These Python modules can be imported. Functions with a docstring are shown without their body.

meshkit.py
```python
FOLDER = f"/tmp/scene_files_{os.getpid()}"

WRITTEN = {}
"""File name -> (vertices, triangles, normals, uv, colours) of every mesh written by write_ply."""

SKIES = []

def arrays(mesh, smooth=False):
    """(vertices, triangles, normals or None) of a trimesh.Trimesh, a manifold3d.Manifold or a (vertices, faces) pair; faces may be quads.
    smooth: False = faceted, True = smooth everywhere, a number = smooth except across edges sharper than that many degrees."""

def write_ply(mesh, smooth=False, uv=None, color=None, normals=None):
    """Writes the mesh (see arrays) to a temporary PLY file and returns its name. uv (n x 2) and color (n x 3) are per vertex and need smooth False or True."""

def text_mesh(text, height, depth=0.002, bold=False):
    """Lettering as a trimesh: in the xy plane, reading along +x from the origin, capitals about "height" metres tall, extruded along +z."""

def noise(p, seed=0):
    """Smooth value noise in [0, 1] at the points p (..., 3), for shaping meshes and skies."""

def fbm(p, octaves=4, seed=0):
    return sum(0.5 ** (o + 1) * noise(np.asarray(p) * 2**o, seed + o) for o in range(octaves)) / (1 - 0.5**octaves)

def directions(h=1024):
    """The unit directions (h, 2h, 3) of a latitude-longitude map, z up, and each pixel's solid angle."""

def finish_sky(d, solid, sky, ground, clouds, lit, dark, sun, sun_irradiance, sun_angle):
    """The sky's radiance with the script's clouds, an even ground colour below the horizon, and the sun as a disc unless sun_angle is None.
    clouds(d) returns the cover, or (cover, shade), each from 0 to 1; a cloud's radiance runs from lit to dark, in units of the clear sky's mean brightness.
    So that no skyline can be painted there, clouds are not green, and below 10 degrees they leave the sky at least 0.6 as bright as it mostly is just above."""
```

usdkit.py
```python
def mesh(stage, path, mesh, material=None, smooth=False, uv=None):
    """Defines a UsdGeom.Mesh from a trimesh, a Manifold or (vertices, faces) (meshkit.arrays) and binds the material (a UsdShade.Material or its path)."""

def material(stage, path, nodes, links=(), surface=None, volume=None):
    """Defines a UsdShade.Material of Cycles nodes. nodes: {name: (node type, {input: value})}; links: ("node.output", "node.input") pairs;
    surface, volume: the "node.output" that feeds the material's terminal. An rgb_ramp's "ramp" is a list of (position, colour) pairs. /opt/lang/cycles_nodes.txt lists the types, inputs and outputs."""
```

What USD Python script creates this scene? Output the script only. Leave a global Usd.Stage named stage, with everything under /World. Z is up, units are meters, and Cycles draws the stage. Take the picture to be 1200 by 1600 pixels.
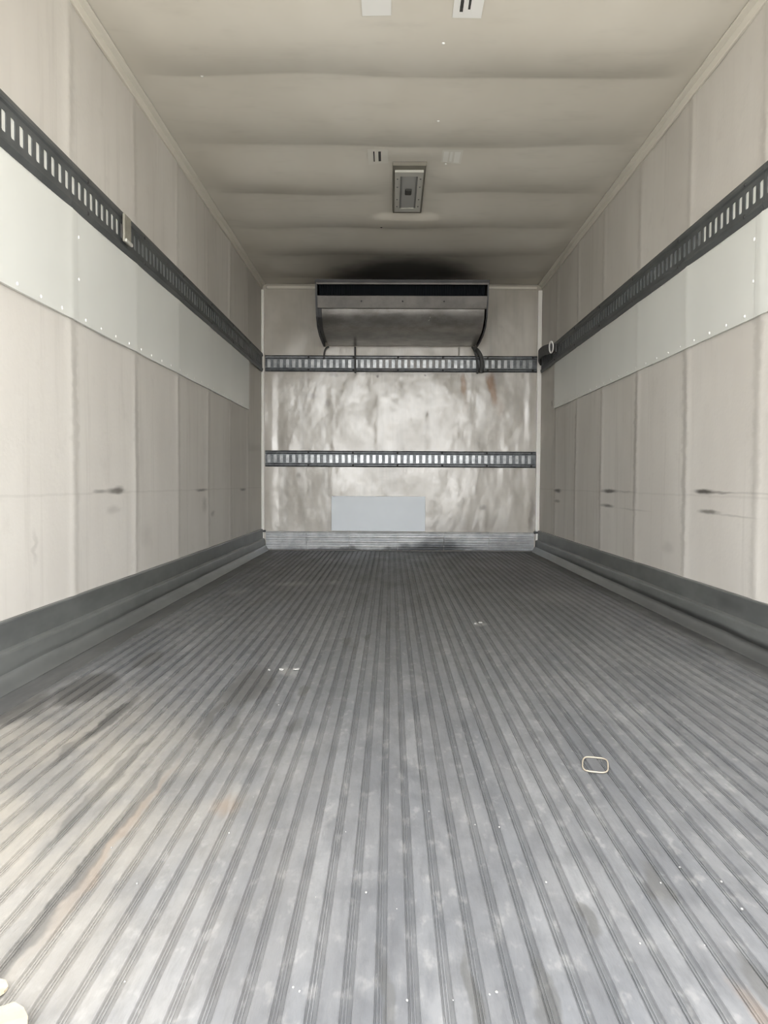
import math, numpy as np, trimesh, usdkit, meshkit
from pxr import Usd, UsdGeom, UsdLux, Gf, Sdf, UsdShade
from shapely.geometry import Polygon, box as sbox

stage = Usd.Stage.CreateInMemory()
UsdGeom.SetStageUpAxis(stage, 'Z')
UsdGeom.Xform.Define(stage, '/World'); UsdGeom.Scope.Define(stage, '/World/Looks')

# ------------------------------------------------------------------ camera, sky, sun, exposure
YAW, PITCH, ROLL, CX, CZ, F = 0.009, 0.0379, 0.0054, -0.0765, 0.5588, 1202.0
fw = np.array([-math.sin(YAW) * math.cos(PITCH), math.cos(YAW) * math.cos(PITCH), -math.sin(PITCH)])
rt = np.array([math.cos(YAW), math.sin(YAW), 0.0]); up = np.cross(rt, fw)
r2 = math.cos(ROLL) * rt + math.sin(ROLL) * up
u2 = -math.sin(ROLL) * rt + math.cos(ROLL) * up
cam = UsdGeom.Camera.Define(stage, '/World/camera')
cam.AddTransformOp().Set(Gf.Matrix4d(*r2, 0, *u2, 0, *(-fw), 0, CX, 0, CZ, 1))
cam.CreateHorizontalApertureAttr(24.0); cam.CreateVerticalApertureAttr(32.0)
cam.CreateFocalLengthAttr(24.0 * F / 1200.0)
cam.CreateClippingRangeAttr(Gf.Vec2f(0.01, 500))
cam.CreateExposureAttr(2.08)

sky = UsdLux.DomeLight.Define(stage, '/World/sky')
sky.CreateIntensityAttr(0.70); sky.CreateColorAttr(Gf.Vec3f(0.98, 1.0, 1.03))
sun = UsdLux.DistantLight.Define(stage, '/World/sun')
sun.CreateIntensityAttr(18.0); sun.CreateAngleAttr(1.5); sun.CreateColorAttr(Gf.Vec3f(1.0, 0.95, 0.86))
# sun near the zenith: it lights the ground behind the truck, not the inside
sun.AddTransformOp().Set(Gf.Matrix4d().SetRotate(Gf.Rotation(Gf.Vec3d(0, 0, 1), Gf.Vec3d(-0.12, 0.03, 0.99).GetNormalized())))

W, H, D, Y0 = 2.29, 2.174, 6.33, 0.50
h = W / 2

# ------------------------------------------------------------------ helpers
used = {}
def path_for(name, parent=None):
    base = (str(parent.GetPath()) if parent is not None else '/World') + '/' + name
    n = used.get(base, 0); used[base] = n + 1
    return base if n == 0 else f'{base}_{n:03d}'
def data(p, **kw):
    for k, v in kw.items():
        if v: p.SetCustomDataByKey(k, v)
    return p
def obj(name, mesh, mat, parent=None, smooth=30, **kw):
    return data(usdkit.mesh(stage, path_for(name, parent), mesh, mat, smooth=smooth).GetPrim(), **kw)
def xf(name, loc=(0, 0, 0), rotz=0, parent=None, **kw):
    x = UsdGeom.Xform.Define(stage, path_for(name, parent)); x.AddTranslateOp().Set(Gf.Vec3d(*loc))
    if rotz: x.AddRotateZOp().Set(math.degrees(rotz))
    return data(x.GetPrim(), **kw)
cat = trimesh.util.concatenate
def bx(x0, x1, y0, y1, z0, z1):
    return trimesh.creation.box(extents=(x1 - x0, y1 - y0, z1 - z0), transform=trimesh.transformations.translation_matrix(((x0 + x1) / 2, (y0 + y1) / 2, (z0 + z1) / 2)))
def rbox(x0, x1, y0, y1, z0, z1, r):
    import manifold3d as m3
    pts = [(x, y, z) for x in (x0 + r, x1 - r) for y in (y0 + r, y1 - r) for z in (z0 + r, z1 - r)]
    return m3.Manifold.batch_hull([m3.Manifold.sphere(r, 12).translate(p) for p in pts])
def ext_y(poly, y0, y1):                    # (x, z) profile along y
    m = trimesh.creation.extrude_polygon(poly if isinstance(poly, Polygon) else Polygon(poly), y1 - y0, engine='earcut')
    v = m.vertices; return trimesh.Trimesh(np.c_[v[:, 0], y0 + v[:, 2], v[:, 1]], m.faces[:, ::-1], process=False)
def ext_x(poly, x0, x1):                    # (y, z) profile along x
    m = trimesh.creation.extrude_polygon(poly if isinstance(poly, Polygon) else Polygon(poly), x1 - x0, engine='earcut')
    v = m.vertices; return trimesh.Trimesh(np.c_[x0 + v[:, 2], v[:, 0], v[:, 1]], m.faces, process=False)
def grid(u, v, fn, want):                   # fn(U, V) -> (n, m, 3); want: the direction that the sheet faces
    U, V = np.meshgrid(u, v, indexing='ij'); P = fn(U, V).reshape(-1, 3); n, m = len(u), len(v)
    i = (np.arange(n - 1)[:, None] * m + np.arange(m - 1)).ravel()
    f = np.c_[i, i + m, i + m + 1, i + 1]; f = np.vstack([f[:, [0, 1, 2]], f[:, [0, 2, 3]]])
    a, b, c = P[f[0]]
    if np.cross(b - a, c - a) @ np.array(want) < 0: f = f[:, ::-1]
    return trimesh.Trimesh(P, f, process=False)
def tube(pts, r, sides=12, closed=False):
    p = np.array(pts, float); n = len(p); rings = []
    t = np.roll(p, -1, 0) - np.roll(p, 1, 0) if closed else np.gradient(p, axis=0)
    t /= np.linalg.norm(t, axis=1)[:, None]
    nrm = np.cross(t[0], [0.31, 0.2, 0.93]); nrm /= np.linalg.norm(nrm)
    for k in range(n):
        nrm = nrm - t[k] * (nrm @ t[k]); nrm /= np.linalg.norm(nrm); b = np.cross(t[k], nrm)
        a = np.arange(sides) / sides * 2 * np.pi
        rings.append(p[k] + r * (np.cos(a)[:, None] * nrm + np.sin(a)[:, None] * b))
    v = np.vstack(rings); f = []
    for k in range(n if closed else n - 1):
        for s in range(sides):
            a, b2 = k * sides + s, k * sides + (s + 1) % sides; c, d = ((k + 1) % n) * sides + (s + 1) % sides, ((k + 1) % n) * sides + s
            f += [[a, b2, c], [a, c, d]]
    if not closed:
        for base, flip in ((0, True), ((n - 1) * sides, False)):
            for s in range(1, sides - 1):
                f.append([base, base + s + 1, base + s] if flip else [base, base + s, base + s + 1])
    return trimesh.Trimesh(v, np.array(f), process=False)
def spline(pts, n=24):
    from scipy.interpolate import CubicSpline
    p = np.array(pts, float); s = np.r_[0, np.cumsum(np.linalg.norm(np.diff(p, axis=0), axis=1))]
    return CubicSpline(s, p)(np.linspace(0, s[-1], n))
def dome(r, hgt, axis, at, seg=10):         # rivet head facing axis
    prof = [(r, 0.0), (r * 0.92, hgt * 0.45), (r * 0.6, hgt * 0.85), (0.0, hgt)]
    v = [(0, 0, 0)]; f = []
    for pr, pz in prof[:-1]:
        for k in range(seg):
            a = 2 * np.pi * k / seg; v.append((pr * math.cos(a), pr * math.sin(a), pz))
    v.append((0, 0, hgt)); top = len(v) - 1
    for j in range(len(prof) - 2):
        for k in range(seg):
            a, b = 1 + j * seg + k, 1 + j * seg + (k + 1) % seg
            f += [[a, b, b + seg], [a, b + seg, a + seg]]
    j = len(prof) - 2
    for k in range(seg): f.append([1 + j * seg + k, 1 + j * seg + (k + 1) % seg, top])
    m = trimesh.Trimesh(np.array(v), np.array(f), process=False)
    m.remove_unreferenced_vertices()
    m.apply_transform(trimesh.geometry.align_vectors([0, 0, 1], axis)); m.apply_translation(at)
    return m
def gauss(x, s): return np.exp(-0.5 * (x / s) ** 2)
def sstep(a, b, x):
    t = np.clip((x - a) / (b - a), 0, 1); return t * t * (3 - 2 * t)

# ------------------------------------------------------------------ materials
class G:
    def __init__(s): s.nodes, s.links, s.k = {}, [], 0
    def n(s, kind, out, **kw):
        s.k += 1; nm = f'n{s.k}'; vals = {}
        for k, v in kw.items():
            if isinstance(v, str) and v.startswith('@'): s.links.append((v[1:], f'{nm}.{k}'))
            else: vals[k] = v
        s.nodes[nm] = (kind, vals); return f'@{nm}.{out}'
    def pos(s):
        if not hasattr(s, '_p'): s._p = s.n('geometry', 'position')
        return s._p
    def scaled(s, sc, src=None): return s.n('vector_math', 'vector', math_type='multiply', vector1=src or s.pos(), vector2=sc)
    def noise(s, sc, scale=1.0, detail=4, rough=0.55, dist=0.0): return s.n('noise_texture', 'fac', vector=s.scaled(sc), scale=scale, detail=float(detail), roughness=rough, distortion=dist)
    def rng(s, v, a, b, c=0.0, d=1.0): return s.n('map_range', 'result', range_type='smoothstep', value=v, from_min=a, from_max=b, to_min=c, to_max=d, clamp=True)
    def mul(s, a, b): return s.n('math', 'value', math_type='multiply', value1=a, value2=b)
    def add(s, a, b): return s.n('math', 'value', math_type='add', value1=a, value2=b)
    def mx(s, a, b): return s.n('math', 'value', math_type='maximum', value1=a, value2=b)
    def mix(s, f, a, b, t='mix'): return s.n('mix', 'color', mix_type=t, fac=f, color1=a, color2=b)
    def warped(s, amt, sc):
        if not hasattr(s, '_w'): s._w = {}
        if (amt, sc) not in s._w:
            c = s.n('noise_texture', 'color', vector=s.scaled(sc), scale=1.0, detail=3.0)
            o = s.n('vector_math', 'vector', math_type='subtract', vector1=c, vector2=(0.5, 0.5, 0.5))
            o = s.n('vector_math', 'vector', math_type='multiply', vector1=o, vector2=amt if isinstance(amt, tuple) else (amt,) * 3)
            s._w[(amt, sc)] = s.n('vector_math', 'vector', math_type='add', vector1=s.pos(), vector2=o)
        return s._w[(amt, sc)]
    def blob(s, c, r, soft=0.5, src=None):   # 1 inside an ellipsoid, 0 outside
        d = s.n('vector_math', 'vector', math_type='subtract', vector1=src or s.pos(), vector2=c)
        d = s.n('vector_math', 'vector', math_type='multiply', vector1=d, vector2=tuple(1 / x for x in r))
        l = s.n('vector_math', 'value', math_type='length', vector1=d)
        return s.rng(l, 1 - soft, 1 + soft * 0.3, 1.0, 0.0)
    def bump(s, hgt, dist, strength=1.0): return s.n('bump', 'normal', height=hgt, distance=dist, strength=strength)
    def done(s, name, **kw):
        out = s.n('principled_bsdf', 'BSDF', **kw)
        return usdkit.material(stage, '/World/Looks/' + name, s.nodes, s.links, surface=out[1:])
def plain(name, col, rough=0.5, metal=0.0, var=0.0, sc=20.0, spec=0.5, **kw):
    g = G(); c = col
    if var:
        nz = g.noise((1, 1, 1), sc, 5)
        c = g.mix(g.rng(nz, 0.3, 0.7), tuple(x * (1 - var) for x in col), tuple(x * (1 + var) for x in col))
    return g.done(name, base_color=c, roughness=rough, metallic=metal, specular_ior_level=spec, **kw)

def wall_material(name, side):
    g = G()
    c = (0.80, 0.765, 0.71)
    lo = g.noise((1, 1.3, 0.5), 1.6, 4)
    c = g.mix(g.rng(lo, 0.3, 0.7), (0.59, 0.558, 0.51), (0.66, 0.63, 0.58))
    st = g.noise((1, 14, 0.7), 1.0, 5, 0.6)                         # run-down streaks
    c = g.mix(g.mul(g.rng(st, 0.52, 0.75), 0.33), c, (0.44, 0.41, 0.37))
    grime = g.noise((3, 3, 3), 3.0, 6, 0.65)
    c = g.mix(g.mul(g.rng(grime, 0.55, 0.8), 0.25), c, (0.45, 0.42, 0.38))
    w = g.warped((0, 0.10, 0.012), (9, 9, 30))
    sep = g.n('separate_xyz', 'z', vector=w)
    yy = g.n('separate_xyz', 'y', vector=g.pos())
    line = g.mul(g.rng(g.n('math', 'value', math_type='absolute', value1=g.add(sep, -0.515)), 0.002, 0.006, 1.0, 0.0), 0.13)
    c = g.mix(line, c, (0.25, 0.23, 0.2))
    if side < 0:
        marks = [((-h, 2.82, .522), (.3, .07, .009), .55), ((-h, 2.98, .522), (.3, .12, .013), .75), ((-h, 3.02, .526), (.3, .05, .018), .5), ((-h, 4.33, .512), (.3, .15, .010), .7),
                 ((-h, 5.53, .505), (.3, .12, .012), .7), ((-h, 2.95, .45), (.3, .09, .02), .22), ((-h, 4.4, .43), (.3, .06, .05), .3), ((-h, 3.35, .32), (.3, .10, .06), .12), ((-h, 4.6, .37), (.3, .05, .02), .35), ((-h, 2.3, .36), (.3, .02, .06), .18)]
    else:
        marks = [((h, 3.02, .531), (.3, .11, .012), 1.0), ((h, 2.88, .529), (.3, .13, .006), .5), ((h, 2.65, .53), (.3, .3, .005), .2), ((h, 2.97, .453), (.3, .10, .011), .75), ((h, 2.75, .447), (.3, .2, .005), .25),
                 ((h, 4.32, .520), (.3, .16, .013), .95), ((h, 4.02, .520), (.3, .2, .006), .3), ((h, 4.35, .437), (.3, .13, .012), .8), ((h, 3.9, .43), (.3, .3, .005), .2),
                 ((h, 5.65, .508), (.3, .12, .017), .9), ((h, 5.67, .432), (.3, .10, .014), .55), ((h, 5.9, 1.168), (.3, .03, .03), .5), ((h, 3.4, .28), (.3, .08, .03), .15)]
    for cen, rad, a in marks:
        c = g.mix(g.mul(g.blob(cen, rad, 0.8, w), a), c, (0.10, 0.09, 0.08))
    for k, y in enumerate((2.57, 3.20, 3.84, 4.48, 5.09)):              # darker upright bands where the sheet stands proud on the studs
        l = g.mul(g.blob((side * h, y + 0.02, 1.0), (0.3, 0.035, 1.15), 0.7, w), g.rng(g.noise((1, 3, 1.6), 1.0 + 0.13 * k, 4), 0.3, 0.65))
        c = g.mix(g.mul(l, 0.34 if side > 0 else 0.24), c, (0.30, 0.28, 0.25))
    b = g.bump(g.noise((1, 1, 1), 60.0, 3), 0.0006)
    return g.done(name, base_color=c, roughness=0.55, specular_ior_level=0.35, normal=b)

def ceiling_material():
    g = G()
    lo = g.noise((1.2, 0.8, 1), 1.4, 4)
    c = g.mix(g.rng(lo, 0.3, 0.7), (0.68, 0.64, 0.56), (0.74, 0.705, 0.63))
    gr = g.noise((2, 5, 1), 2.0, 6, 0.6)
    c = g.mix(g.mul(g.rng(gr, 0.5, 0.8), 0.2), c, (0.42, 0.39, 0.33))
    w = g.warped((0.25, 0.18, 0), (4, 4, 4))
    tone_spots = g.mx(g.mul(g.blob((0.02, 5.95, H), (0.70, 0.50, 1), 0.6, w), 0.93), g.mul(g.blob((0.02, 5.85, H), (1.15, 1.0, 1), 0.95, w), 0.5))
    c = g.mix(tone_spots, c, (0.05, 0.048, 0.044))                          # broad dark patch on the ceiling above the evaporator
    return g.done('ceiling_liner', base_color=c, roughness=0.6, specular_ior_level=0.3)

def back_material():
    g = G()
    lo = g.noise((2, 1, 1.5), 1.7, 5)
    c = g.mix(g.rng(lo, 0.3, 0.7), (0.455, 0.42, 0.362), (0.55, 0.515, 0.455))
    st = g.noise((9, 1, 0.7), 1.0, 5, 0.6)
    c = g.mix(g.mul(g.rng(st, 0.5, 0.75), 0.4), c, (0.31, 0.29, 0.255))
    gr = g.noise((1, 1, 1), 9.0, 6, 0.7)
    c = g.mix(g.mul(g.rng(gr, 0.58, 0.8), 0.35), c, (0.34, 0.32, 0.29))
    for x in (-0.56, -0.19, 0.2, 0.57):                               # lines of the frame behind the sheet
        l = g.blob((x, D, 1.05), (0.012, 1, 0.42), 0.7); c = g.mix(g.mul(l, 0.10), c, (0.33, 0.31, 0.28))
    w = g.warped((0.05, 0, 0.06), (14, 1, 9))
    for cen, rad, a in [((.73, D, 1.39), (.045, 1, .09), 1.0), ((.735, D, 1.37), (.03, 1, .07), 1.0), ((.76, D, 1.28), (.035, 1, .11), .8), ((.81, D, 1.17), (.045, 1, .10), .25), ((.51, D, 1.36), (.028, 1, .10), .75), ((.53, D, 1.22), (.03, 1, .12), .15)]:
        c = g.mix(g.mul(g.blob(cen, rad, 0.7, w), a), c, (0.23, 0.105, 0.022))
    for cen, rad, a in [((-.192, D, 1.434), (.014, 1, .014), .9), ((.2, D, 1.436), (.014, 1, .014), .9), ((-.72, D, 1.27), (.05, 1, .03), .35), ((-.6, D, 1.2), (.03, 1, .05), .4), ((-.55, D, 1.44), (.04, 1, .02), .5),
                        ((0, D, 1.46), (1.1, 1, .03), .3), ((.75, D, 1.5), (.1, 1, .2), .35), ((.68, D, .36), (.03, 1, .03), .5), ((1.08, D, .3), (.025, 1, .2), .6), ((.5, D, .2), (.5, 1, .12), .25), ((-.84, D, .62), (.02, 1, .03), .4)]:
        c = g.mix(g.mul(g.blob(cen, rad, 0.8, w), a), c, (0.14, 0.12, 0.105))
    r = g.rng(g.noise((1, 1, 1), 5.0, 4), 0.3, 0.7, 0.20, 0.30)
    return g.done('front_wall_sheet', base_color=c, roughness=r, specular_ior_level=0.7, metallic=0.05)

def floor_material(name, kind):
    g = G()
    fine = g.noise((60, 9, 60), 1.0, 6, 0.7)
    mid = g.noise((7, 2.2, 7), 1.0, 5, 0.6)
    if kind == 'rib':
        c = g.mix(g.rng(mid, 0.3, 0.7), (0.135, 0.139, 0.146), (0.205, 0.205, 0.205))
    else:
        c = g.mix(g.rng(mid, 0.3, 0.7), (0.105, 0.109, 0.114), (0.15, 0.15, 0.15))
    c = g.mix(g.mul(g.rng(fine, 0.45, 0.75), 0.5), c, (0.075, 0.075, 0.075) if kind != 'rib' else (0.085, 0.085, 0.087))
    sp = g.noise((1, 0.5, 1), 42.0, 3, 0.6)
    c = g.mix(g.mul(g.rng(sp, 0.54, 0.70), 0.5), c, (0.29, 0.285, 0.275))
    bl = g.noise((22, 11, 22), 1.0, 4, 0.65)
    c = g.mix(g.mul(g.rng(bl, 0.42, 0.68), 0.45), c, (0.085, 0.087, 0.092))
    if kind == 'rib':
        rnd = g.n('object_info', 'random')
        c = g.mix(g.mul(rnd, 0.35), c, (0.09, 0.09, 0.093))
    w = g.warped((0.16, 0.30, 0), (9, 5, 5))
    # sandy dust trodden in on the left by the door
    dust = g.mul(g.blob((-0.95, 1.1, 0), (0.72, 1.0, 1), 0.8, w), g.rng(g.noise((9, 4, 9), 1.0, 5), 0.35, 0.6, 0.45, 1.0))
    c = g.mix(g.mul(dust, 0.75), c, (0.40, 0.365, 0.305))
    # floor colour darkens gradually towards the front
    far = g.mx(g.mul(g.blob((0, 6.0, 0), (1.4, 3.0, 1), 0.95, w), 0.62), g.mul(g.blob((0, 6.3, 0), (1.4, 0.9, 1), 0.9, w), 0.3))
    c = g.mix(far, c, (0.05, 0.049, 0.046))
    w2 = g.warped((0.05, 0.14, 0), (16, 9, 9))
    for cen, rad, a in [((-.90, 2.06, 0), (.075, .17, 1), .8), ((-.98, 1.84, 0), (.06, .16, 1), .7), ((-.835, 2.40, 0), (.035, .13, 1), .6), ((-.735, 1.80, 0), (.018, .17, 1), .75), ((-.745, 1.6, 0), (.012, .14, 1), .45),
                        ((-.46, 2.10, 0), (.065, .22, 1), .62), ((-.50, 1.80, 0), (.012, .2, 1), .6), ((-.44, 1.75, 0), (.012, .15, 1), .5), ((-.60, 1.40, 0), (.014, .3, 1), .4), ((-.515, 1.1, 0), (.012, .5, 1), .55),
                        ((-.232, 2.69, 0), (.014, .07, 1), .75), ((-.157, 2.78, 0), (.01, .06, 1), .7), ((-.31, 2.05, 0), (.02, .05, 1), .6), ((-.29, 1.75, 0), (.018, .05, 1), .5),
                        ((.30, 1.05, 0), (.02, .07, 1), .6), ((.34, .83, 0), (.012, .07, 1), .6), ((.42, .90, 0), (.018, .05, 1), .75), ((.46, .86, 0), (.016, .06, 1), .7), ((.02, .8, 0), (.01, .12, 1), .6), ((-.08, .8, 0), (.01, .10, 1), .5), ((.09, .82, 0), (.012, .1, 1), .5), ((.18, .98, 0), (.01, .05, 1), .6)]:
        c = g.mix(g.mul(g.blob(cen, rad, 0.35, w2), a), c, (0.075, 0.073, 0.068))
    for cen, rad, a in [((.315, .80, 0), (.012, .06, 1), .3), ((-.50, 1.2, 0), (.010, .35, 1), .32), ((-.36, 1.3, 0), (.03, .05, 1), .35)]:
        c = g.mix(g.mul(g.blob(cen, rad, 0.8, w2), a), c, (0.25, 0.165, 0.10))
    for cen, rad, a in [((-.62, 4.22, 0), (.14, .10, 1), .3), ((-.40, 4.3, 0), (.04, .10, 1), .35), ((-.85, 3.9, 0), (.05, .15, 1), .25), ((.75, 3.8, 0), (.2, .3, 1), .15), ((-.35, 1.33, 0), (.006, .14, 1), .2), ((.28, 3.04, 0), (.03, .04, 1), .5), ((-.38, 2.26, 0), (.035, .05, 1), .35)]:
        c = g.mix(g.mul(g.blob(cen, rad, 0.8, w2), a), c, (0.42, 0.41, 0.38))
    b = g.bump(fine, 0.0012)
    r = g.rng(mid, 0.3, 0.7, 0.42, 0.58)
    return g.done(name, base_color=c, roughness=r, metallic=0.15, specular_ior_level=0.4, normal=b)

def metal_dirty(name, c1, c2, rough=0.45, metal=0.5, sc=(3, 3, 3), tone_spots=(), warp=(0.12, (8, 8, 14))):
    g = G()
    c = g.mix(g.rng(g.noise(sc, 2.0, 6, 0.65), 0.3, 0.7), c1, c2)
    w = g.warped(*warp)
    for cen, rad, a, col in tone_spots: c = g.mix(g.mul(g.blob(cen, rad, 0.8, w), a), c, col)
    return g.done(name, base_color=c, roughness=rough, metallic=metal)

M = {
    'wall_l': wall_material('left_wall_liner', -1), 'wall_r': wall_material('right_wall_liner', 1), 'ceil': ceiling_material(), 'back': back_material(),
    'rib': floor_material('floor_rib_metal', 'rib'), 'groove': floor_material('floor_groove_metal', 'groove'),
    'edge': metal_dirty('floor_edge_grimy', (0.08, 0.08, 0.078), (0.13, 0.13, 0.126), 0.55, 0.1, (5, 1.2, 5), [((1.06, 3.2, 0), (.03, 2.2, 1), .45, (.018, .018, .017))]),
    'panel': plain('white_scuff_sheet', (0.74, 0.745, 0.70), 0.38, var=0.03, sc=1.5), 'rivet': plain('rivet_white', (0.92, 0.91, 0.87), 0.3),
    'track': metal_dirty('side_track_steel', (0.080, 0.086, 0.086), (0.115, 0.121, 0.121), 0.5, 0.2), 'bolt': plain('bolt_dark', (0.06, 0.06, 0.06), 0.5, 0.5),
    'galv': metal_dirty('front_track_steel', (0.085, 0.092, 0.096), (0.16, 0.168, 0.172), 0.4, 0.35, (12, 1, 12), [((0.75, D, 1.53), (.12, 1, .2), .7, (.08, .08, .075)), ((0.1, D, 1.53), (.5, 1, .06), .25, (.3, .25, .2))]),
    'slotback': metal_dirty('track_backing_grey', (0.22, 0.235, 0.24), (0.32, 0.335, 0.335), 0.45, 0.3), 'slotlight': metal_dirty('front_track_backing', (0.26, 0.27, 0.27), (0.44, 0.445, 0.44), 0.3, 0.5, (9, 1, 9)),
    'kick': metal_dirty('kick_plate_metal', (0.125, 0.13, 0.126), (0.175, 0.18, 0.173), 0.40, 0.3, (4, 1.5, 4), [((1.106, 3.4, .046), (.03, 3.2, .016), .85, (.02, .02, .02)), ((-1.106, 4.2, .046), (.03, 2.6, .010), .55, (.03, .03, .03)), ((1.12, 2.75, .135), (.03, .10, .03), .5, (.05, .05, .05)), ((1.07, 3.0, .01), (.03, 1.5, .012), .35, (.05, .05, .05)), ((1.085, 3.4, .015), (.04, 4, .022), .5, (.06, .06, .058)), ((-1.085, 3.8, .015), (.04, 4, .022), .35, (.07, .07, .068))], ((.02, .3, .022), (6, 2.5, 6))),
    'backkick': metal_dirty('front_kick_metal', (0.48, 0.495, 0.50), (0.66, 0.67, 0.67), 0.25, 0.3, (7, 1, 9), [((0.30, D, 0.02), (.45, 1, .055), .9, (.05, .055, .06)), ((0.35, D, .08), (.22, 1, .06), .55, (.06, .065, .07)), ((-.3, D, 0.0), (.7, 1, .03), .8, (.06, .06, .06)), ((0.9, D, .05), (.3, 1, .1), .45, (.2, .2, .2))]),
    'trim': plain('corner_trim_white', (0.86, 0.84, 0.78), 0.35), 'covetrim': plain('ceiling_trim_cream', (0.70, 0.665, 0.585), 0.55),
    'patch': plain('patch_sheet_bluish', (0.78, 0.82, 0.845), 0.45, var=0.02, sc=3.0),
    'core': plain('wall_core', (0.5, 0.48, 0.44), 0.8),
    'pan': metal_dirty('drip_pan_aluminium', (0.23, 0.217, 0.2), (0.38, 0.362, 0.34), 0.34, 0.55, (3, 3, 6), [((-.60, 5.9, 1.75), (.15, .5, .3), .4, (.10, .095, .09))]),
    'deck': metal_dirty('fan_deck_metal', (0.15, 0.14, 0.13), (0.23, 0.215, 0.2), 0.5, 0.3), 'evap_side': metal_dirty('evaporator_side_dark', (0.05, 0.05, 0.052), (0.075, 0.075, 0.078), 0.5, 0.2),
    'black': plain('intake_black', (0.009, 0.012, 0.0145), 0.8, spec=0.15), 'hose': plain('hose_grey', (0.06, 0.06, 0.058), 0.55), 'pipe': plain('pipe_pale', (0.40, 0.38, 0.34), 0.5),
    'lampbase': plain('lamp_base_tan', (0.20, 0.185, 0.15), 0.6), 'lampframe': plain('lamp_bezel_white', (0.52, 0.51, 0.465), 0.4), 'lens': plain('lamp_lens_grey', (0.36, 0.36, 0.345), 0.25),
    'lampdark': plain('lamp_lens_slot', (0.16, 0.16, 0.155), 0.4), 'socket': plain('lamp_socket_dark', (0.04, 0.04, 0.035), 0.6),
    'sticker': plain('label_paper', (0.86, 0.855, 0.83), 0.5), 'ink': plain('label_ink', (0.05, 0.05, 0.048), 0.6), 'fade': plain('label_faded', (0.76, 0.735, 0.665), 0.6), 'fademark': plain('label_faded_mark', (0.86, 0.845, 0.79), 0.6),
    'strap': plain('webbing_dark', (0.10, 0.10, 0.10), 0.85, var=0.2, sc=90.0), 'ring': plain('ring_steel', (0.72, 0.71, 0.67), 0.35, 0.5), 'clip': plain('clip_tan', (0.27, 0.255, 0.21), 0.45, var=0.15, sc=30.0),
    'rubber': plain('rubber_band_tan', (0.30, 0.26, 0.20), 0.6), 'crumb': plain('crumb_white', (0.27, 0.265, 0.25), 0.8), 'card': plain('card_cream', (0.36, 0.305, 0.21), 0.8, var=0.04, sc=60.0),
    'ground': plain('yard_concrete', (0.50, 0.47, 0.415), 0.9, var=0.12, sc=0.6), 'tanhole': plain('hole_dark', (0.05, 0.04, 0.035), 0.8),
}

# ------------------------------------------------------------------ the box: floor
T = 0.07
floor = xf('floor', kind='structure', label='ribbed grey aluminium floor running the length of the truck box')
obj('floor_slab', bx(-h - T, h + T, Y0, D + T, -0.14, -0.0035), M['groove'], floor, False)
NR, PIT = 55, 0.0364
rng = np.random.default_rng(4)
for k in range(NR):
    x = (k - (NR - 1) / 2) * PIT + 0.006
    a = 0.0108                                                        # half width of the flat crown
    prof = [(x - a - .0014, -.0035), (x - a - .0004, -.0008), (x - a + .0012, 0), (x + a - .0012, 0), (x + a + .0004, -.0008), (x + a + .0014, -.0035)]
    crown = ext_y(prof, Y0, D - 0.02)
    thin = []
    for q in (0.0150, 0.0187):                                        # two fine ridges in the groove beside it
        thin.append(ext_y([(x + q - .0009, -.0036), (x + q - .0005, -.0022), (x + q + .0005, -.0022), (x + q + .0009, -.0036)], Y0, D - 0.02))
    obj('floor_rib', cat([crown] + thin), M['rib'], floor, False)
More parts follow.
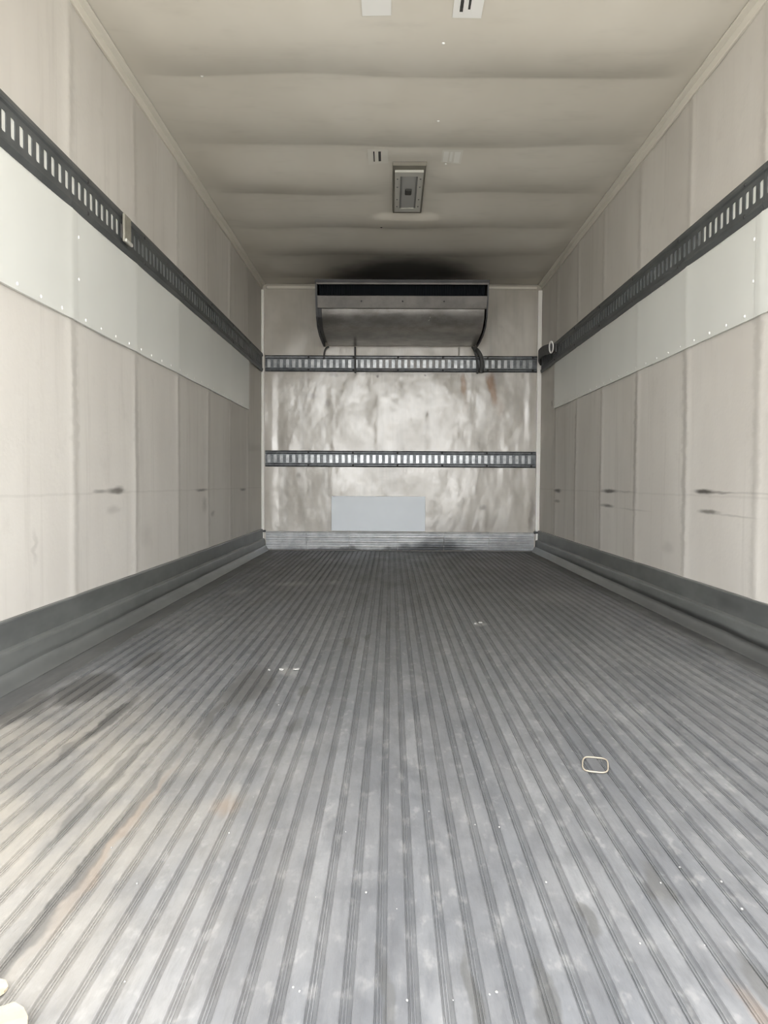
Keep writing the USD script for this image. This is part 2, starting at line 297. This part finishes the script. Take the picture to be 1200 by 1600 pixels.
for s in (-1, 1):
    obj('edge_strip', ext_y([(s * 1.008 + (0.006 if s > 0 else 0), -.0045), (s * 1.010 + (0.006 if s > 0 else 0), -.0005), (s * 1.078, -.0005), (s * 1.078, -.0045)][::s], Y0, D - 0.02), M['edge'], floor, False)

# ------------------------------------------------------------------ side walls, kick plates, scuff sheets
STUDS = np.array([0.66, 1.30, 1.93, 2.57, 3.20, 3.84, 4.48, 5.09, 5.72])
def wall_bulge(side, Y, Z):
    P = np.stack([np.full_like(Y, side * 3.7), Y * 1.0, Z * 0.8], -1)
    d = 0.0060 * (meshkit.fbm(P * 2.2, 3, 5) - 0.5)
    ph = ((Y - STUDS[0]) / 0.633) % 1.0                                  # the sheet pillows between the studs
    d = d - 0.0045 * np.sin(np.pi * ph) ** 0.8 * (0.55 + 0.9 * meshkit.noise(np.stack([Y * 0 + side, np.floor((Y - STUDS[0]) / 0.633), Z * 1.1], -1), 9))
    for y in STUDS:
        wob = 0.008 * np.sin(Z * 3.1 + y * 5)
        d = d + (0.0016 + 0.0020 * meshkit.noise(np.stack([Z * 2.0, Z * 0 + y, Z * 0 + side], -1), 3)) * gauss(Y - y - wob, 0.022)
    return d
zs = np.unique(np.r_[np.linspace(0.02, H, 150)])
ys = np.unique(np.r_[np.linspace(Y0, D, 640)])
for side, nm in ((-1, 'left'), (1, 'right')):
    wl = xf('wall_' + nm, kind='structure', label=f'{nm} wall of the truck box lined with cream sheet')
    obj('wall_core', bx(*sorted((side * (h + 0.012), side * (h + T))), Y0, D + T, -0.14, H + T), M['core'], wl, False)
    obj('liner_sheet', grid(ys, zs, lambda Y, Z: np.stack([side * (h - 0.003 - wall_bulge(side, Y, Z)), Y, Z], -1), (-side, 0, 0)), M['wall_l' if side < 0 else 'wall_r'], wl, True)
    zl = 1.097 if side < 0 else 1.118
    for y0, y1 in ((Y0, 2.605), (2.605, 5.73 if side < 0 else 5.77)):      # white scuff sheets between the track and mid height
        yy = np.linspace(y0 + (0.001 if y0 > 1 else 0), y1, int((y1 - y0) / 0.015)); zz = np.linspace(zl, 1.468, 36)
        def f(Y, Z):
            off = 0.0065 + 0.55 * (wall_bulge(side, Y, Z) + 0.004) + 0.0012 * (meshkit.noise(np.stack([Y * 2.5, Z * 1.2, Y * 0], -1), 21) - .5)
            return np.stack([side * (h - 0.003 - off), Y, Z], -1)
        sheet = grid(yy, zz, f, (-side, 0, 0))
        edge = grid(yy, np.array([0.0, 1.0]), lambda Y, E: np.stack([side * (h - 0.003 - 0.55 * (wall_bulge(side, Y, Y * 0 + zl) + 0.004) - 0.0065 * (1 - E) + 0.004 * E - 0.0012 * (meshkit.noise(np.stack([Y * 2.5, Y * 0 + zl * 1.2, Y * 0], -1), 21) - .5)), Y, Y * 0 + zl], -1), (0, 0, -1))
        pn = obj('scuff_sheet', cat([sheet, edge]), M['panel'], wl, 40)
        pts = [(y, zl + 0.018) for y in np.arange(y0 + 0.07, y1, 0.147)] + ([(y0 + 0.012, z) for z in (1.24, 1.38)] if y0 > 1 else [])
        for y, z in pts:
            Yv, Zv = np.array([[y]]), np.array([[z]])
            p = f(Yv, Zv)[0, 0]
            obj('rivet', dome(0.0062, 0.0035, (-side, 0, 0), p + np.array([side * 0.0006, 0, 0])), M['rivet'], pn, True)
    # kick plate with a ledge, flaring out to the floor
    prof = [(h, .174), (h - .014, .174), (h - .016, .170), (h - .017, .100), (h - .030, .094), (h - .034, .086), (h - .038, .042), (h - .043, .038), (h - .046, .033), (h - .054, .016), (h - .066, .002), (h - .066, -.003), (h, -.003)]
    if side < 0: prof = [(-a, b) for a, b in prof][::-1]
    obj('baseboard_' + nm, ext_y(prof, Y0, D - 0.02), M['kick'], None, 25, kind='structure', label=f'grey metal kick plate along the foot of the {nm} wall')
    # angle trim between wall and ceiling
    pr = [(h, H), (h - .036, H), (h - .036, H - .005), (h - .033, H - .008), (h - .016, H - .013), (h - .012, H - .036), (h - .009, H - .040), (h, H - .040)]
    if side < 0: pr = [(-a, b) for a, b in pr][::-1]
    obj('trim', ext_y(pr, Y0, D - 0.004), M['covetrim'], None, 20, kind='structure', label=f'cream angle trim along the {nm} edge of the ceiling')

# ------------------------------------------------------------------ ceiling
BOWS = np.array([0.56, 1.20, 1.84, 2.48, 3.11, 3.745, 4.37, 4.97, 5.56, 6.15])
def sag(X, Y):
    d = 0.006 * (meshkit.fbm(np.stack([X * 1.6, Y * 1.2, X * 0], -1), 3, 2) - .5)
    for k, (a, b) in enumerate(zip(BOWS[:-1], BOWS[1:])):
        wob = 0.07 * (meshkit.noise(np.stack([X * 2.2, X * 0 + k, X * 0], -1), 31) - .5)
        t = np.clip((Y + wob - a) / (b - a), 0, 1)
        amp = 0.008 + 0.026 * meshkit.noise(np.stack([X * 1.5, X * 0 + k * 3.1, X * 0], -1), 41)
        amp = amp * sstep(0.0, 0.22, h - 0.02 - np.abs(X))
        amp = amp * (1 - 0.9 * sstep(0.26, 0.11, np.abs(X - 0.008)) * sstep(0.46, 0.36, np.abs(Y - 4.28)))   # held flat by the lamp
        d = d + amp * (np.sin(np.pi * t ** 1.5)) ** 1.0 * (t > 0) * (t < 1)
    return d
ce = xf('ceiling', kind='structure', label='cream sheet ceiling of the truck box with sagging cross bows')
obj('roof_core', bx(-h - T, h + T, Y0, D + T, H + 0.012, H + T), M['core'], ce, False)
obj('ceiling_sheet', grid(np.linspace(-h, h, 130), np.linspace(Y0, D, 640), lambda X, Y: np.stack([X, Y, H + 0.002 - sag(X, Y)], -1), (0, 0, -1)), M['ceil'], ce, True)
for x, y in ((-.84, 3.127), (.105, 2.869), (.123, 3.458), (.19, 3.95)):
    obj('rivet', dome(0.0065, 0.004, (0, 0, -1), (x, y, H + 0.0025 - float(sag(np.array([[x]]), np.array([[y]]))[0, 0]))), M['rivet'], ce, True)
obj('rivet', dome(0.007, 0.004, (0, 0, -1), (-.147, 4.905, H + 0.0025 - float(sag(np.array([[-.147]]), np.array([[4.905]]))[0, 0]))), M['bolt'], ce, True, label='dark rivet head')

# ------------------------------------------------------------------ front (far) wall
def dent(X, Z):
    n1 = meshkit.fbm(np.stack([X * 6.5, Z * 3.6, X * 0], -1), 4, 7) - .5
    n2 = meshkit.fbm(np.stack([X * 2.0, Z * 2.4, X * 0], -1), 2, 17) - .5
    d = 0.010 * n1 + 0.012 * n2
    d = d + 0.0048 * sstep(1.0, 1.06, np.abs(X)) * (0.15 + 1.0 * gauss(Z - 1.12, 0.22) + 0.5 * gauss(Z - 0.5, 0.15))
    for x in (-0.56, -0.19, 0.2, 0.57): d = d + 0.0006 * gauss(X - x, 0.014)
    return d
wb = xf('wall_back', kind='structure', label='stained glossy sheet wall at the far front end of the box')
obj('wall_core', bx(-h - T, h + T, D + 0.012, D + T, -0.14, H + T), M['core'], wb, False)
obj('liner_sheet', grid(np.linspace(-h, h, 260), np.linspace(0.0, H, 240), lambda X, Z: np.stack([X, D - dent(X, Z), Z], -1), (0, -1, 0)), M['back'], wb, True)
for s in (-1, 1):
    side = 'left' if s < 0 else 'right'
    x0, x1 = (1.118, 1.142) if s < 0 else (1.108, 1.142)
    tr = xf('trim', kind='structure', label=f'white upright corner trim at the {side} edge of the far wall')
    obj('trim_strip', rbox(*sorted((s * x0, s * x1)), D - 0.024, D - 0.002, 0.165, H - 0.05, 0.004), M['trim'], tr, 40)
    obj('trim_foot', rbox(*sorted((s * (x0 + .003), s * x1)), D - 0.022, D - 0.002, 0.004, 0.150, 0.004), M['trim'], tr, 40)
    obj('trim_clip', rbox(*sorted((s * (x0 - .012), s * x1)), D - 0.028, D - 0.002, 0.150, 0.165, 0.003), M['bolt'], tr, 40, label='dark clip at the foot of the trim')
obj('trim', rbox(-1.10, 1.10, D - 0.018, D - 0.001, H - 0.040, H - 0.018, 0.004), M['covetrim'], None, 40, kind='structure', label='thin cream trim along the top edge of the far wall')
bk = xf('baseboard_back', kind='structure', label='sooty reeded metal kick plate along the foot of the far wall')
seams = [-1.106, -0.77, -0.42, -0.02, 0.36, 0.73, 1.100]
for a, b in zip(seams[:-1], seams[1:]):
    z = 0.003; pr = [(D - 0.001, 0.003)]
    for q in range(4):                                                     # four reeds per plate
        z0, z1 = 0.003 + q * 0.0385, 0.003 + (q + 1) * 0.0385
        pr += [(D - 0.014, z0 + 0.002), (D - 0.020, z0 + 0.008), (D - 0.021, z0 + 0.022), (D - 0.014, z1 - 0.003)]
    pr += [(D - 0.001, 0.157)]
    obj('kick_section', ext_x(pr[::-1], a + 0.0012, b - 0.0012), M['backkick'], bk, 25)

# ------------------------------------------------------------------ cargo tracks
def slotted(length, z0, z1, sz0, sz1, first, pitch, sw, d, joints=()):   # plate in (u, z), thickness along w
    outer = sbox(0, z0, length, z1); holes = []
    n = int((length - first - sw) / pitch) + 1
    r = 0.004
    for k in range(n):
        u = first + k * pitch
        holes.append([(u - sw / 2 + r, sz0), (u + sw / 2 - r, sz0), (u + sw / 2, sz0 + r), (u + sw / 2, sz1 - r), (u + sw / 2 - r, sz1), (u - sw / 2 + r, sz1), (u - sw / 2, sz1 - r), (u - sw / 2, sz0 + r)])
    m = trimesh.creation.extrude_polygon(Polygon(outer.exterior.coords, holes), d, engine='earcut')
    return m.vertices.copy(), m.faces.copy()
def side_track(side, label, zc):
    t = xf('cargo_track', (side * (h - 0.010), Y0 + 0.02, 0), label=label, category='cargo track', group='slotted cargo tracks on the walls')
    L = 5.785 if side < 0 else 5.75
    ym = 0.02 + 40 * 0.0508 - 0.025
    base = 0.0
    for a, b in ((0.0, ym), (ym + 0.002, L)):
        first = (0.02 if a == 0 else 0.023)
        # keep slot phase: slots every 50.8 mm
        v, f = slotted(b - a, zc - .046, zc + .046, zc - .029, zc + .029, first, 0.0508, 0.0255, 0.003)
        m = trimesh.Trimesh(np.c_[-side * v[:, 2], a + v[:, 0], v[:, 1]], f, process=False)
        if np.linalg.det([[0, 0, -side], [1, 0, 0], [0, 1, 0]]) < 0: m.faces = m.faces[:, ::-1]
        pr_lo = [(0, zc - .076), (-side * .003, zc - .0765), (-side * .0095, zc - .058), (-side * .0085, zc - .050), (-side * .003, zc - .0455), (0, zc - .0455)]
        pr_hi = [(p, 2 * zc - q) for p, q in pr_lo]
        def fix(p): return p if Polygon(p).exterior.is_ccw else p[::-1]
        obj('track_rail', cat([m, ext_y(fix(pr_lo), a, b), ext_y(fix(pr_hi), a, b)]), M['track'], t, 25)
    obj('backing_strip', bx(*sorted((side * 0.0052, side * 0.0005)), 0.0, 3.05 - Y0 - .02, zc - .045, zc + .045), M['panel'], t, False, label='white backing strip seen through the slots nearer the door')  # backing is white near the door and grey farther in
    obj('backing_strip', bx(*sorted((side * 0.0052, side * 0.0005)), 3.06 - Y0 - .02, L, zc - .045, zc + .045), M['slotback'], t, False, label='grey backing strip seen through the slots')
    k = 0
    for y in np.arange(0.33, L, 0.610):
        for dz in (-.054, .054):
            obj('bolt', dome(0.0075, 0.004, (-side, 0, 0), (-side * 0.0085, y, zc + dz)), M['bolt'], t, True)
    return t
side_track(-1, 'dark grey slotted cargo track along the left wall, with the tan clip in it', 1.535)
side_track(1, 'dark grey slotted cargo track along the right wall, strap hanging at its far end', 1.528)
def back_track(z0, z1, label):
    zc = (z0 + z1) / 2
    t = xf('cargo_track', (-1.110, D - 0.010, zc), label=label, category='cargo track', group='slotted cargo tracks on the walls')
    L = 2.216
    v, f = slotted(L, -.040, .040, -.033, .033, 0.03, 0.0508, 0.026, 0.003)
    m = trimesh.Trimesh(np.c_[v[:, 0], -v[:, 2], v[:, 1]], f, process=False)
    pr = [(0, -.066), (-.004, -.066), (-.011, -.056), (-.010, -.046), (-.003, -.0395), (0, -.0395)]
    lo = ext_x(pr[::-1] if not Polygon(pr).exterior.is_ccw else pr, 0, L)
    pr2 = [(a, -b) for a, b in pr]
    hi = ext_x(pr2[::-1] if not Polygon(pr2).exterior.is_ccw else pr2, 0, L)
    obj('track_rail', cat([m, lo, hi]), M['galv'], t, 25)
    obj('backing_strip', bx(0.004, L - 0.004, 0.0005, 0.006, -.036, .036), M['slotlight'], t, False)
    for k in range(6):
        for s in (-1, 1):
            obj('bolt', dome(0.0085, 0.006, (0, -1, 0), (0.365 * (k + 1) - 0.01, -0.0095, s * 0.052)), M['bolt'], t, True)
back_track(1.466, 1.592, 'upper grey slotted cargo track across the far wall, below the evaporator')
back_track(0.688, 0.819, 'lower grey slotted cargo track across the far wall, above the pale patch')

# ------------------------------------------------------------------ pale patch on the far wall
pt = xf('patch_sheet', (-0.18, D - 0.022, 0.305), label='pale bluish rectangular patch sheet on the far wall just above its kick plate', category='patch sheet')
obj('sheet', rbox(-0.385, 0.385, -0.003, 0.003, -0.143, 0.143, 0.0025), M['patch'], pt, 40)
for x in (-0.372, 0.372):
    for z in (-0.13, 0.13): obj('screw', dome(0.004, 0.002, (0, -1, 0), (x, -0.003, z)), M['patch'], pt, True)

# ------------------------------------------------------------------ evaporator (cooling unit)
EX0, EX1 = -0.627, 0.617
ev = xf('evaporator', (0, 0, 0), label='dark evaporator cooling unit with curved grey drip pan at the top of the far wall', category='cooling unit')
obj('top_cover', ext_x([(5.60, 2.022), (5.60, 1.995), (5.606, 1.992), (5.61, 2.010), (6.30, 2.010), (6.30, 2.022)][::-1], EX0 - .004, EX1 + .008), M['evap_side'], ev, 30)
obj('lip_strip', rbox(EX0 + .002, EX1 + .002, 5.592, 5.602, 1.986, 2.000, 0.003), M['deck'], ev, 40, label='thin grey lip under the top cover')
obj('coil_core', bx(EX0 + .02, EX1 - .02, 5.66, 6.29, 1.90, 2.008), M['black'], ev, False, label='black coil in the intake opening')
fins = [bx(x - .0008, x + .0008, 5.640, 5.662, 1.905, 1.998) for x in np.linspace(EX0 + .03, EX1 - .03, 96)]
obj('coil_fins', cat(fins), M['black'], ev, False, kind='stuff')
obj('fan_deck', ext_x([(5.628, 1.915), (5.622, 1.910), (5.655, 1.832), (5.67, 1.828), (5.69, 1.90), (6.29, 1.90), (6.29, 1.915)][::-1], EX0 + .006, EX1 - .004), M['deck'], ev, 30)
belly = spline([(5.668, 1.826), (5.690, 1.776), (5.76, 1.722), (5.90, 1.690), (6.08, 1.678), (6.300, 1.672)], 20)
pan_prof = [tuple(p) for p in belly] + [(6.300, 1.684)] + [(p[0] + .006, p[1] + .012) for p in belly[::-1][1:-1]] + [(5.680, 1.834), (5.658, 1.838), (5.654, 1.830), (5.662, 1.825)]
pp = Polygon(pan_prof)
obj('drip_pan', ext_x(pp if pp.is_valid else pp.buffer(0), EX0 + .036, EX1 - .018), M['pan'], ev, 50)
sidep = [(5.60, 2.02), (5.614, 1.91), (5.650, 1.83), (5.672, 1.772), (5.75, 1.712), (5.90, 1.680), (6.1, 1.668), (6.305, 1.664), (6.305, 2.02)]
obj('side_plate', ext_x(sidep, EX0 - .006, EX0 + .008), M['evap_side'], ev, 30)
obj('side_plate', ext_x(sidep, EX1 - .006, EX1 + .004), M['evap_side'], ev, 30)
obj('gusset', ext_x([(5.655, 1.90), (5.668, 1.83), (5.70, 1.772), (5.80, 1.715), (5.98, 1.69), (6.2, 1.68), (6.2, 1.9)], EX0 + .008, EX0 + .034), M['evap_side'], ev, 30)
for x in (-0.45, 0.0, 0.43):
    obj('hanger_bracket', cat([bx(x - .02, x + .02, 6.2, 6.28, 2.021, 2.027), bx(x - .02, x - .014, 6.2, 6.28, 2.021, H - .004), bx(x - .02, x + .02, 6.2, 6.28, H - .010, H - .002)]), M['evap_side'], ev, False)
for x in (-0.3, 0.0, 0.3):
    obj('screw', dome(0.006, 0.003, (0, -0.92, -0.39), (x, 5.634, 1.875)), M['bolt'], ev, True)
obj('dent_mark', trimesh.creation.box(extents=(.010, .003, .035), transform=trimesh.transformations.compose_matrix(translate=(.197, 5.703, 1.765), angles=(.7, .35, 0))), M['lampframe'], ev, False, label='pale scratch on the drip pan')
dh = xf('drain_hose', label='thick dark drain hose dropping from the right end of the evaporator', category='hose')
obj('hose', tube(spline([(.590, 6.24, 1.644), (.610, 6.262, 1.634), (.638, 6.278, 1.600), (.652, 6.284, 1.545), (.650, 6.284, 1.455)], 26), 0.017, 14), M['hose'], dh, True)
obj('cable', tube(spline([(.570, 6.25, 1.654), (.592, 6.275, 1.630), (.614, 6.290, 1.57), (.618, 6.292, 1.45)], 20), 0.008, 10), M['hose'], dh, True)
d2 = xf('drain_hose', label='thin dark drain line below the left end of the evaporator', category='hose')
obj('hose', tube(spline([(-.59, 6.27, 1.655), (-.617, 6.30, 1.64), (-.628, 6.308, 1.60), (-.63, 6.308, 1.565)], 18), 0.0075, 10), M['hose'], d2, True)
d3 = xf('drain_hose', label='straight upright dark pipe under the evaporator, left of its middle', category='hose')
obj('pipe', tube([(-.375, 6.293, 1.662), (-.375, 6.293, 1.62), (-.373, 6.293, 1.45)], 0.007, 10), M['hose'], d3, True)
d4 = xf('drain_hose', label='straight upright grey pipe under the evaporator, right of its middle', category='hose')
obj('pipe', tube([(.47, 6.305, 1.664), (.47, 6.305, 1.63), (.47, 6.305, 1.592)], 0.0065, 10), M['pipe'], d4, True)

# ------------------------------------------------------------------ ceiling lamp
LX, LY = 0.008, 4.28
lp = xf('ceiling_lamp', (LX, LY, H), label='unlit rectangular ceiling lamp with white bezel and grey lens', category='lamp')
base = trimesh.creation.extrude_polygon(Polygon([(-.085, -.345), (.085, -.345), (.085, .345), (-.085, .345)]), 0.02, engine='earcut')
def frustum(x0, y0, x1, y1, z0, z1):
    v = np.array([(-x0, -y0, z0), (x0, -y0, z0), (x0, y0, z0), (-x0, y0, z0), (-x1, -y1, z1), (x1, -y1, z1), (x1, y1, z1), (-x1, y1, z1)])
    return trimesh.Trimesh(v, v * 0 if False else [[0, 1, 5], [0, 5, 4], [1, 2, 6], [1, 6, 5], [2, 3, 7], [2, 7, 6], [3, 0, 4], [3, 4, 7], [0, 2, 1], [0, 3, 2], [4, 5, 6], [4, 6, 7]], process=False).convex_hull
obj('base_plate', frustum(.086, .350, .083, .342, -.002, -.018), M['lampbase'], lp, 20)
ring = Polygon([(-.072, -.285), (.072, -.285), (.072, .285), (-.072, .285)], [[(-.048, -.235), (.048, -.235), (.048, .235), (-.048, .235)]]).buffer(0.003).buffer(-0.001)
rm = trimesh.creation.extrude_polygon(ring, 0.014, engine='earcut'); rm.apply_translation((0, 0, -.030))
bz = obj('bezel', rm, M['lampframe'], lp, 30)
for x in (-.060, .060):
    for y in (-.09, .09, -.2, .2): obj('screw', dome(0.005, 0.003, (0, 0, -1), (x, y, -.030)), M['lampdark'], bz, True)
obj('lens', rbox(-.048, .048, -.235, .235, -.026, -.018, .003), M['lens'], lp, 30)
for x in (-.041, .041): obj('lens_rail', bx(x - .005, x + .005, -.232, .232, -.0285, -.024), M['lampdark'], lp, False)
obj('socket', rbox(-.018, .018, -.055, .015, -.036, -.023, .006), M['socket'], lp, 40, label='dark socket in the middle of the lens')

# ------------------------------------------------------------------ labels on the ceiling
def sticker(x, y0, y1, label, faint, bars):
    s = xf('label_sticker', (x, (y0 + y1) / 2, H), label=label, category='sticker')
    X, Y = np.linspace(-.05, .05, 9), np.linspace((y0 - y1) / 2, (y1 - y0) / 2, 21)
    cy = (y0 + y1) / 2
    z = lambda X, Y: 0.0 - sag(X + x, Y + cy)
    obj('paper', cat([grid(X, Y, lambda X, Y: np.stack([X, Y, z(X, Y) - .0012], -1), (0, 0, -1))]), M['fade' if faint else 'sticker'], s, True)
    for bxx, w, b0, b1, dark in bars:
        obj('print_bar', grid(np.linspace(bxx - w, bxx + w, 3), np.linspace(b0, b1, 12), lambda X, Y: np.stack([X, Y, z(X, Y) - .0020], -1), (0, 0, -1)), M['ink' if dark else 'fademark' if faint else 'sticker'], s, True)
sticker(-.135, 2.36, 2.71, 'white label on the ceiling at the top edge, left of the pair nearest the door', False, [(-.025, .005, -.13, .12, False), (.012, .008, -.13, .12, False)])
sticker(.175, 2.36, 2.72, 'white label with two black bars on the ceiling, right of the pair nearest the door', False, [(-.022, .0055, -.14, .148, True), (.004, .004, -.12, .135, True)])
sticker(-.150, 3.79, 3.95, 'small pale label with a dark bar on the ceiling, left of the lamp', True, [(.008, .006, -.06, .05, True), (-.020, .003, -.06, .05, True)])
sticker(.214, 3.79, 3.93, 'faded label with white marks on the ceiling, right of the lamp', True, [(-.030, .012, -.055, .06, False), (-.004, .006, -.05, .05, False), (.026, .014, -.05, .06, False)])

# ------------------------------------------------------------------ fittings in the side tracks
xl = -(h - 0.0265)
cl = xf('track_clip', (xl, 3.035, 1.535), label='tan metal clip hooked into the slotted track on the left wall', category='clip')
obj('clip_body', rbox(0, .010, -.040, .035, -.050, .058, .004), M['clip'], cl, 40)
obj('clip_lip', cat([trimesh.Trimesh(*meshkit.arrays(rbox(.008, .018, -.040, .035, -.052, -.038, .004))[:2])]), M['lampframe'], cl, 40, label='pale lip along the bottom of the clip')
sx = h - 0.0285
st = xf('strap_loop', (sx, 5.87, 1.54), label='dark webbing strap loop with steel ring at the far end of the right wall track', category='strap')
loop = [(0.004, .36, .005), (-.022, .30, .025), (-.036, .18, .032), (-.038, .02, .026), (-.036, -.12, .012), (-.028, -.20, .005)]
lp_ = spline(loop, 22)
def ribbon(p, w, t):
    n = len(p); v = []
    tang = np.gradient(p, axis=0); tang /= np.linalg.norm(tang, axis=1)[:, None]
    for k in range(n):
        s_ = np.array([0, 0, 1.0]); nn = np.cross(tang[k], s_); nn /= np.linalg.norm(nn)
        for a, b in ((-1, -1), (1, -1), (1, 1), (-1, 1)): v.append(p[k] + nn * a * t / 2 + s_ * b * w / 2)
    f = []
    for k in range(n - 1):
        for s_ in range(4):
            a, b = k * 4 + s_, k * 4 + (s_ + 1) % 4; f += [[a, b + 4, b], [a, a + 4, b + 4]]
    f += [[0, 1, 2], [0, 2, 3]]; e = (n - 1) * 4; f += [[e, e + 2, e + 1], [e, e + 3, e + 2]]
    m = trimesh.Trimesh(np.array(v), np.array(f), process=False); m.fix_normals(); return m
obj('webbing', ribbon(lp_, .075, .012), M['strap'], st, 30)
rp = [(-.030 + 0.014 * math.cos(a), -.205, .016 + 0.042 * math.sin(a)) for a in np.linspace(0, 2 * np.pi, 28, endpoint=False)]
obj('ring', tube(rp, 0.006, 10, True), M['ring'], st, True, label='pale steel ring')
obj('fitting', rbox(-.012, .002, -.26, -.16, -.030, .030, .004), M['bolt'], st, 40)

# ------------------------------------------------------------------ small things on the floor
rb = xf('rubber_band', (.332, 1.511, 0), label='tan rubber band lying on the ribbed floor', category='rubber band')
pts = []
for a in np.linspace(0, 2 * np.pi, 48, endpoint=False):
    c, s_ = math.cos(a), math.sin(a)
    px = .0235 * math.copysign(abs(c) ** 0.62, c); py = .041 * math.copysign(abs(s_) ** 0.62, s_)
    pts.append((px + .27 * py, py - px * 0.28, .0022 + .0006 * math.sin(3 * a)))
obj('band', tube(pts, .0016, 8, True), M['rubber'], rb, True)
def scrap(name, pos, r, hgt, seed, mat, label, category, group=None, sq=(1, 1)):
    g_ = np.random.default_rng(seed); m = trimesh.creation.icosphere(subdivisions=2); v = m.vertices
    v = v * (1 + 1.5 * (meshkit.fbm(v * 1.7 + seed, 3, seed) - .5)[:, None])
    v = v * np.array([r * sq[0], r * sq[1], hgt]); v[:, 2] -= v[:, 2].min(); m.vertices = v + np.array([0, 0, 0])
    o = xf(name, pos, g_.uniform(0, 3), label=label, category=category, group=group) if False else None
    m.apply_translation(pos)
    return obj(name, m, mat, None, True, label=label, category=category, group=group)
sheet_pts = lambda U, V: np.stack([U, V, 0.004 + 0.012 * (meshkit.fbm(np.stack([U * 30, V * 30, U * 0], -1), 3, 8)) ], -1)
def card(name, poly, z, t, label):
    m = trimesh.creation.extrude_polygon(Polygon(poly).buffer(-0.002).buffer(0.002), t, engine='earcut'); m = m.subdivide().subdivide()
    v = m.vertices.copy(); v[:, 2] += z + 0.010 * meshkit.fbm(np.c_[v[:, :2] * 35, v[:, 2] * 0], 3, 8); m.vertices = v
    return obj(name, m, M['card'], None, 35, label=label, category='cardboard scrap')
card('cardboard_scrap', [(-.55, .70), (-.435, .70), (-.437, .745), (-.447, .768), (-.458, .782), (-.472, .789), (-.492, .779), (-.51, .770), (-.55, .772)], 0.001, 0.003, 'larger cream torn cardboard scrap on the floor at the bottom left corner')
card('cardboard_scrap', [(-.56, .806), (-.498, .800), (-.4925, .809), (-.4925, .818), (-.500, .828), (-.56, .84)], 0.001, 0.003, 'smaller cream torn cardboard scrap at the left edge beside the larger scrap')
for k, (x, y, r) in enumerate([(-.399, 2.268, .009), (-.356, 2.270, .011), (-.435, 2.26, .004)]):
    scrap('debris_flake', (x, y, -.001), r, .003, 11 + k, M['crumb'], ['white flake left of the largest in the trio on the floor left of centre', 'largest white flake of the trio on the floor left of centre', 'smallest and leftmost white flake of the trio on the floor left of centre'][k], 'debris')
for k, (x, y, r) in enumerate([(.283, 3.05, .008), (.26, 3.03, .005)]):
    scrap('debris_flake', (x, y, -.001), r, .004, 21 + k, M['crumb'], ['right one of two white flakes far back on the floor right of centre', 'smaller left one of two white flakes far back on the floor'][k], 'debris')
px = [(329, 1380), (69, 1215), (214, 1421 - 40), (493, 1402), (458, 1543), (435, 1102), (1072, 1260), (1000, 1475), (776, 1551), (765, 1554), (636, 1564), (708, 1563), (742, 1289), (780, 1293), (1064, 1315), (670, 1178 + 90), (572, 1395), (579, 1180), (1000, 1230), (853, 1379), (195, 1534), (174, 1325), (823, 1354), (1062, 1355), (1127, 1378), (805, 1122), (396, 1246), (358, 1302), (1101, 1477), (468, 1549), (1159, 1421), (540, 1300), (1032, 1380), (620, 1420)]
crumbs = []
for k, (a, b) in enumerate(px):
    dv = fw + r2 * (a - 600) / F - u2 * (b - 800) / F; t = (0.0 - CZ) / dv[2]; x, y = CX + t * dv[0], t * dv[1]
    m = trimesh.creation.icosphere(subdivisions=1); rr = 0.0008 + 0.0010 * ((k * 37) % 11) / 11
    v = m.vertices * (1 + 0.6 * (meshkit.noise(m.vertices * 2 + k, k) - .5)[:, None]) * np.array([rr, rr * 1.4, rr * .7]); v[:, 2] -= v[:, 2].min() + .0004; m.vertices = v + (x, y, 0); crumbs.append(m)
obj('crumbs', cat(crumbs), M['crumb'], None, True, label='tiny white crumbs scattered over the ribbed floor', category='crumbs', kind='stuff')

# ------------------------------------------------------------------ outside, behind the camera
obj('ground', bx(-60, 60, -60, 60, -1.30, -1.15), M['ground'], None, False, kind='structure', label='pale concrete yard behind the truck')
